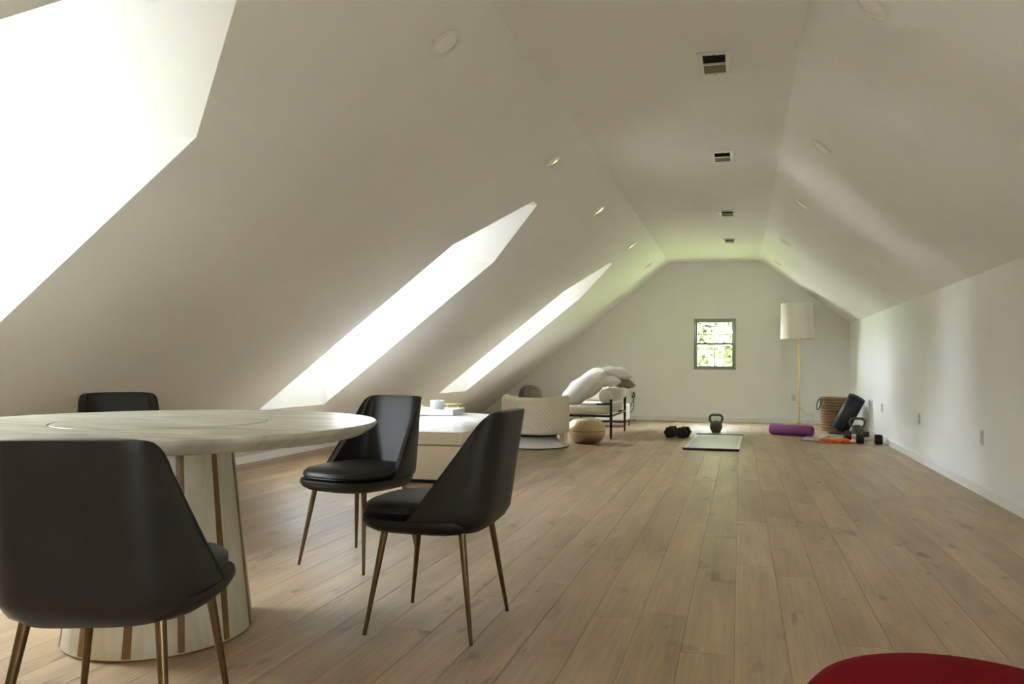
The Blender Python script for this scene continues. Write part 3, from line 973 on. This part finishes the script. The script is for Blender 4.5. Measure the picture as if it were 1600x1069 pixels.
for zz, rr in ((1.46, 0.2755), (2.055, 0.2545)):
    obj('wire_ring', tube([(rr * math.cos(2 * PI * i / 40), rr * math.sin(2 * PI * i / 40), zz) for i in range(40)], 0.003, 6, closed=True), GOLD, sh, True)
for k in range(3):
    a = 2 * PI * k / 3 + 0.4
    obj('spider_arm', tube([(0, 0, 1.62), (0.262 * math.cos(a), 0.262 * math.sin(a), 2.04)], 0.003, 6), GOLD, lp, True)
obj('cord', tube(smooth_path([(0.03, 0.05, 0.02), (0.10, 0.16, 0.012), (0.22, 0.24, 0.06), (0.24, 0.33, 0.16), (0.12, 0.34, 0.17), (0.03, 0.34, 0.30), (-0.03, 0.345, 0.415)]), 0.004, 6), CORDM, lp, True)

# cords at the end wall behind the settee
pc = empty('power_cord', (-1.90, YE - 0.02, 0), 'black power cords hanging from the outlet to an adapter on the floor', 'cord')
for k, dx in enumerate((0.0, 0.025)):
    obj('cable', tube(smooth_path([(dx, 0.0, 0.43 + 0.05 * k), (dx + 0.01, -0.05, 0.40), (0.02 - 0.07 * k, -0.05, 0.22), (-0.10, -0.10, 0.06), (-0.16, -0.16, 0.015)]), 0.006, 6), BLACKM, pc, True)
    box('plug', dx - 0.012, dx + 0.012, -0.02, 0.008, 0.41 + 0.05 * k, 0.44 + 0.05 * k, BLACKM, pc, 0.003)
box('adapter', -0.30, -0.12, -0.26, -0.14, 0.0, 0.05, BLACKM, pc, 0.01)
obj('floor_cable', tube(smooth_path([(-0.13, -0.2, 0.008), (0.0, -0.25, 0.008), (0.08, -0.20, 0.008), (0.03, -0.14, 0.008)]), 0.007, 6), BLACKM, pc, True)

# ------------------------------------------------------------------ exercise gear
def kettlebell(loc, m, label, s=1.0, rotz=0.0):
    e = empty('kettlebell', loc, label, 'kettlebell', 'kettlebells', rotz)
    obj('bell', lathe([(0.0, 0.0), (0.060 * s, 0.0), (0.066 * s, 0.006 * s), (0.090 * s, 0.05 * s), (0.098 * s, 0.09 * s), (0.088 * s, 0.135 * s), (0.06 * s, 0.168 * s), (0.03 * s, 0.18 * s), (0, 0.183 * s)], 32, cap=False), m, e, True)
    pts = smooth_path([(-0.062 * s, 0, 0.13 * s), (-0.092 * s, 0, 0.19 * s), (-0.094 * s, 0, 0.235 * s), (-0.062 * s, 0, 0.266 * s), (0, 0, 0.270 * s), (0.062 * s, 0, 0.266 * s), (0.094 * s, 0, 0.235 * s), (0.092 * s, 0, 0.19 * s), (0.062 * s, 0, 0.13 * s)], 5)
    obj('handle', tube(pts, 0.018 * s, 12), m, e, True)
    return e
kettlebell((-0.352, 12.08, 0), IRON, 'brown black kettlebell standing alone beyond the flat exercise mat', 0.96)
kettlebell((1.60, 11.72, 0), IRON, 'grey kettlebell among the gear in front of the leaning rolled mat', 1.0, math.radians(-15))

def dumbbell(loc, rotz, label, group, length=0.30, hr=0.082, printed=False):
    e = empty('dumbbell', loc, label, 'dumbbell', group, rotz)
    for s in (-1, 1):
        bm = bmesh.new()
        ringl = []
        for (y, r) in ((0.0, hr * 0.80), (0.012, hr), (0.085, hr), (0.097, hr * 0.82)):
            ringl.append([bm.verts.new((r * math.cos(PI / 3 * i), s * (length / 2 - 0.097 + y), hr * math.sin(PI / 3) + r * math.sin(PI / 3 * i))) for i in range(6)])
        for a, b in zip(ringl, ringl[1:]):
            for i in range(6):
                bm.faces.new((a[i], a[(i + 1) % 6], b[(i + 1) % 6], b[i]))
        bm.faces.new(ringl[0][::-1]); bm.faces.new(ringl[-1])
        obj('head', bm, RUBBER, e)
    zc_ = hr * math.sin(PI / 3)
    obj('handle', tube([(0, -length / 2 + 0.09, zc_), (0, -0.03, zc_), (0, 0, zc_), (0, 0.03, zc_), (0, length / 2 - 0.09, zc_)], [0.022, 0.024, 0.025, 0.024, 0.022] if printed else [0.014, 0.017, 0.018, 0.017, 0.014], 14), WHITEP if printed else IRON, e, True)
    return e
dumbbell((-0.935, 11.12, 0), math.radians(-6), 'black hex dumbbell of the pair left of the flat mat, farther from the kettlebell', 'hex dumbbell pair')
dumbbell((-0.765, 11.08, 0), math.radians(-10), 'black hex dumbbell of the pair left of the flat mat, nearer to the kettlebell', 'hex dumbbell pair')
dumbbell((1.625, 10.86, 0), math.radians(86), 'black dumbbell with a pale grip lying closest to the right wall', 'gear by the right wall', 0.32, 0.070, True)
dumbbell((1.53, 11.30, 0), math.radians(80), 'black dumbbell with a pale grip right in front of the grey kettlebell', 'gear by the right wall', 0.32, 0.070, True)

# exercise mat on the floor
mt = empty('exercise_mat', (-0.31, 10.46, 0), 'flat grey exercise mat with white side lines and curled dark ends', 'mat')
bm = bmesh.new()
MXW, MYH = 0.325, 1.0
NX, NY = 8, 40
def matz(v):
    a = abs(v)
    return 0.010 * max(0, (a - 0.985) / 0.015) ** 2 + 0.002 * math.sin(v * 9)
rot_m = math.radians(3)
gt, gb = {}, {}
for i in range(NX + 1):
    for j in range(NY + 1):
        u, v = -1 + 2 * i / NX, -1 + 2 * j / NY
        z = max(0.0, matz(v) + 0.002 * noise.noise(Vector((u * 2, v * 5, 0))))
        gt[i, j] = bm.verts.new((u * MXW, v * MYH, 0.009 + z))
        gb[i, j] = bm.verts.new((u * MXW, v * MYH, 0.001 + z))
for i in range(NX):
    for j in range(NY):
        bm.faces.new((gt[i, j], gt[i + 1, j], gt[i + 1, j + 1], gt[i, j + 1]))
        bm.faces.new((gb[i, j], gb[i, j + 1], gb[i + 1, j + 1], gb[i + 1, j]))
for j in range(NY):
    bm.faces.new((gt[0, j], gt[0, j + 1], gb[0, j + 1], gb[0, j])); bm.faces.new((gt[NX, j], gt[NX, j + 1], gb[NX, j + 1], gb[NX, j]))
for i in range(NX):
    bm.faces.new((gt[i, 0], gt[i + 1, 0], gb[i + 1, 0], gb[i, 0])); bm.faces.new((gt[i, NY], gt[i + 1, NY], gb[i + 1, NY], gb[i, NY]))
obj('sheet', bm, MATG, mt, True)
for s in (-1, 1):
    box('side_line', s * 0.305 - 0.010, s * 0.305 + 0.010, -0.97, 0.97, 0.0105, 0.0135, TRAYW, mt)
    obj('end_binding', add_box(bmesh.new(), -MXW - 0.004, MXW + 0.004, s * 1.0 - 0.016, s * 1.0 + 0.016, 0.0, 0.026, 0.008, 2), BLACKM, mt, True)
mt.rotation_euler = (0, 0, math.radians(-1.5))

# purple foam roller
p0, p1 = Vector((0.440, 11.96, 0.078)), Vector((0.990, 11.66, 0.078))
ro = empty('foam_roller', ((p0 + p1) / 2 - Vector((0, 0, 0.078))), 'purple foam roller lying in front of the lamp base', 'foam roller', rotz=math.atan2((p1 - p0).y, (p1 - p0).x))
Lr = (p1 - p0).length / 2
obj('body', tube([(-Lr, 0, 0.078), (-Lr + 0.008, 0, 0.078), (Lr - 0.008, 0, 0.078), (Lr, 0, 0.078)], [0.070, 0.077, 0.077, 0.070], 40), PURPLE, ro, True)
for s in (-1, 1):
    obj('end_cap', tube([(s * (Lr - 0.002), 0, 0.078), (s * (Lr + 0.003), 0, 0.078)], 0.062, 32), PURPLED, ro)

# wicker basket: stacked coils and two ring handles
bk_ = empty('wicker_basket', (1.415, 12.93, 0), 'round brown wicker basket with dark ring handles beside the lamp', 'basket')
prof = [(0.0, 0.0), (0.165, 0.0)]
nc = 12
for i in range(nc):
    t0 = i / nc
    r = 0.175 + 0.035 * t0
    z = 0.515 * t0
    for k in range(5):
        prof.append((r + 0.008 * math.sin(PI * k / 4), z + 0.515 / nc * k / 4.6))
prof += [(0.208, 0.515), (0.200, 0.52), (0.190, 0.51), (0.185, 0.40), (0.155, 0.03), (0, 0.03)]
obj('body', lathe(prof, 56, cap=False), WICKER, bk_, True)
for a in (math.radians(200), math.radians(-4)):
    cx_, cy_ = 0.222 * math.cos(a), 0.222 * math.sin(a)
    tx, ty = -math.sin(a), math.cos(a)
    obj('handle', tube([(cx_ + 0.02 * math.cos(a) * (1 - math.cos(q)) + tx * 0.06 * math.sin(q), cy_ + 0.02 * math.sin(a) * (1 - math.cos(q)) + ty * 0.06 * math.sin(q), 0.41 + 0.085 * math.cos(q)) for q in [2 * PI * i / 20 for i in range(20)]], 0.009, 8, closed=True), BLACKM, bk_, True)

# rolled mat leaning on the wall
a, b = Vector((1.44, 12.42, 0.068)), Vector((1.675, 12.32, 0.548))
rm = empty('rolled_mat', (1.58, 12.36, 0), 'charcoal rolled exercise mat leaning against the right wall', 'rolled mat')
ax = (b - a).normalized()
e1 = ax.cross(Vector((0, 1, 0))).normalized(); e2 = ax.cross(e1)
bm = bmesh.new()
turns, NS = 3.6, 150
ra, rb2 = 0.04, 0.138
rowsA, rowsB = [], []
org = Vector((1.58, 12.36, 0))
for i in range(NS + 1):
    t = i / NS
    r = ra + (rb2 - ra) * t
    q = 2 * PI * turns * t + 1.2
    d = (e1 * math.cos(q) + e2 * math.sin(q)) * r
    rowsA.append(bm.verts.new(a + d - org)); rowsB.append(bm.verts.new(b + d - org))
for i in range(NS):
    bm.faces.new((rowsA[i], rowsA[i + 1], rowsB[i + 1], rowsB[i]))
o = obj('roll', bm, NAVY, rm, True)
sm = o.modifiers.new('thickness', 'SOLIDIFY'); sm.thickness = 0.014
bm = bmesh.new()
add_box(bm, -0.30, 0.02, -0.10, 0.12, 0.004, 0.016, 0.003, 1)
obj('loose_end', bm, NAVY, rm)

# resistance bands and cloths on the floor
def heap(name, label, cat, m, loc, sx, sy, sz, seed, group, rotz=0.0):
    bm = bmesh.new()
    n = 16
    g = {}
    for i in range(n + 1):
        for j in range(n + 1):
            u, v = -1 + 2 * i / n, -1 + 2 * j / n
            rr = math.hypot(u, v)
            k = max(0, 1 - max(abs(u), abs(v)) ** 3)
            wob = 1 + 0.22 * noise.noise(Vector((math.atan2(v, u) * 1.3, seed, 0)))
            z = 0.004 + sz * k * (0.45 + 0.9 * abs(noise.noise(Vector((u * 2.3 + seed, v * 2.3, seed)))))
            g[i, j] = bm.verts.new((u * sx * wob, v * sy * wob, z))
    for i in range(n):
        for j in range(n):
            bm.faces.new((g[i, j], g[i + 1, j], g[i + 1, j + 1], g[i, j + 1]))
    o = obj(name, bm, m, None, True, loc)
    sm = o.modifiers.new('thickness', 'SOLIDIFY'); sm.thickness = 0.006; sm.offset = 1
    o.rotation_euler = (0, 0, rotz)
    return tag(o, label, cat, group)
GG = 'soft gear on the floor'
heap('folded_cloth', 'pale grey folded cloth at the end of the purple roller', 'cloth', GREYC, (0.90, 11.10, 0), 0.105, 0.09, 0.045, 2.2, GG)
heap('folded_cloth', 'crumpled grey cloth lying behind the orange bands', 'cloth', GREYC, (1.18, 11.24, 0), 0.13, 0.09, 0.05, 5.8, GG)
heap('small_towel', 'small plum towel between the orange bands and the dumbbells', 'towel', PLUM, (1.36, 11.06, 0), 0.03, 0.05, 0.06, 8.8, GG)
heap('small_towel', 'small white towel beside the plum one by the dumbbells', 'towel', WHITEF, (1.44, 10.97, 0), 0.035, 0.045, 0.045, 3.1, GG)
ob = empty('resistance_band', (1.20, 10.84, 0), 'bright orange resistance bands tangled on the floor', 'band')
for k in range(7):
    rr = random.Random(k)
    pts = []
    for i in range(28):
        q = 2 * PI * i / 28
        pts.append(((0.11 + 0.06 * rr.random() * 0) * math.cos(q) * (1 + 0.5 * math.sin(k + q)) * 1.15 + (k - 3) * 0.022, 0.05 * math.sin(q) * (1 + 0.3 * math.cos(k * 2)) + 0.02 * math.sin(k * 3), 0.012 + 0.006 * k * abs(math.sin(q * 1.5 + k)) ))
    obj('loop', tube(pts, 0.011, 8, closed=True), ORANGE, ob, True)
obj('end_loop', tube([(0.26 + 0.0 * i, 0.0, 0.01) if i == 0 else (0.10 + 0.16 * (1 - i / 6), -0.03 * i / 6, 0.012) for i in range(7)], 0.011, 8), ORANGE, ob, True)
obj('end_strap', tube([(-0.24, 0.0, 0.011), (-0.16, 0.02, 0.012), (-0.06, 0.0, 0.014)], 0.012, 8), ORANGE, ob, True)

# ------------------------------------------------------------------ red round pouf near the camera
pf = empty('red_pouf', (0.345, 1.325, 0), 'round red velvet pouf beside the watching spot, its top just showing', 'pouf')
prof = [(0.0, 0.02), (0.235, 0.02), (0.250, 0.04), (0.258, 0.12), (0.260, 0.28), (0.258, 0.43), (0.250, 0.463), (0.234, 0.481), (0.20, 0.492), (0.12, 0.500), (0.0, 0.503)]
obj('body', lathe(prof, 64, cap=False), RED, pf, True)
obj('piping', tube([(0.253 * math.cos(2 * PI * i / 64), 0.253 * math.sin(2 * PI * i / 64), 0.452) for i in range(64)], 0.004, 6, closed=True), RED, pf, True)
obj('base_ring', lathe([(0.22, 0.0), (0.225, 0.022)], 48), BLACKM, pf)

# ------------------------------------------------------------------ outside
struct(obj('ground', polys([[(-6, 15.5, -3.2), (120, 15.5, -3.2), (120, 140, -3.2), (-120, 140, -3.2), (-120, 32, -3.2), (-6, 32, -3.2)]]), LAWN))
struct(obj('ground_yard', polys([[(-120, -120, -3.2), (120, -120, -3.2), (120, 15.5, -3.2), (-6, 15.5, -3.2), (-6, 32, -3.2), (-120, 32, -3.2)]]), GRAVEL))
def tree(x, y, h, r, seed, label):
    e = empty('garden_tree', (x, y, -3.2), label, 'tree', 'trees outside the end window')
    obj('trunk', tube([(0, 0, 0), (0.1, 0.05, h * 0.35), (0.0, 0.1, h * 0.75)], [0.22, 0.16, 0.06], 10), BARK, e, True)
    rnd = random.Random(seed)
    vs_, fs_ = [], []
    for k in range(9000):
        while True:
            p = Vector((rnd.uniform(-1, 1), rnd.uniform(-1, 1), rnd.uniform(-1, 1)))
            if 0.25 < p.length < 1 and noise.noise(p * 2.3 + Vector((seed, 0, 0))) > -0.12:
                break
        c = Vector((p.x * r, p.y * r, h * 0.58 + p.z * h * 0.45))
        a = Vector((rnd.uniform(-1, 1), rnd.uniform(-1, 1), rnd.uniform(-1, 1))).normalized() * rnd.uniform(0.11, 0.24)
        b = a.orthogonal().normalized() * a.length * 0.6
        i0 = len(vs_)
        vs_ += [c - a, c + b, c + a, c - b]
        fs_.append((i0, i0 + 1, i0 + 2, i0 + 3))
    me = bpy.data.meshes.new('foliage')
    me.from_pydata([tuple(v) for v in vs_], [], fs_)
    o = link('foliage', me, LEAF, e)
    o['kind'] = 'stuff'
tree(-2.9, 25.5, 12.5, 2.75, 3, 'leafy green tree outside the small window, filling its left half')
tree(2.85, 27.0, 13.0, 2.9, 8, 'leafy green tree outside the small window, filling its right half')
# rows of trees added to block sky: behind the window trees, along the yard
src = bpy.data.objects['garden_tree']
for k, (x, y, sc) in enumerate(((-6.2, 32.0, 1.05), (0.0, 33.5, 1.12), (6.2, 33.0, 1.08))):  # added back row closes sky gaps behind the window trees
    t = copy_tree(src)
    t.location = (x, y, -3.2)
    t.scale = (sc, sc, sc)
    t.rotation_euler = (0, 0, 0.8 + k * 1.7)
    tag(t, 'leafy tree in the back row added to close sky gaps outside the end window', 'tree', 'added back row of trees')
for k, (x, y, sc) in enumerate(((-13.2, -6.5, 0.80), (-14.0, -1.5, 0.84), (-13.0, 3.2, 0.78), (-13.8, 8.2, 0.86), (-13.2, 13.0, 0.80), (-14.2, 18.0, 0.84))):  # added yard row keeps low sky off the right wall; only specks show
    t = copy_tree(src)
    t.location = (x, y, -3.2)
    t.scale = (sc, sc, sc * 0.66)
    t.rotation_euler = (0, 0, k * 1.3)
    tag(t, 'leafy tree in the row added along the yard to block low sky from the dormer windows', 'tree', 'trees added along the yard')
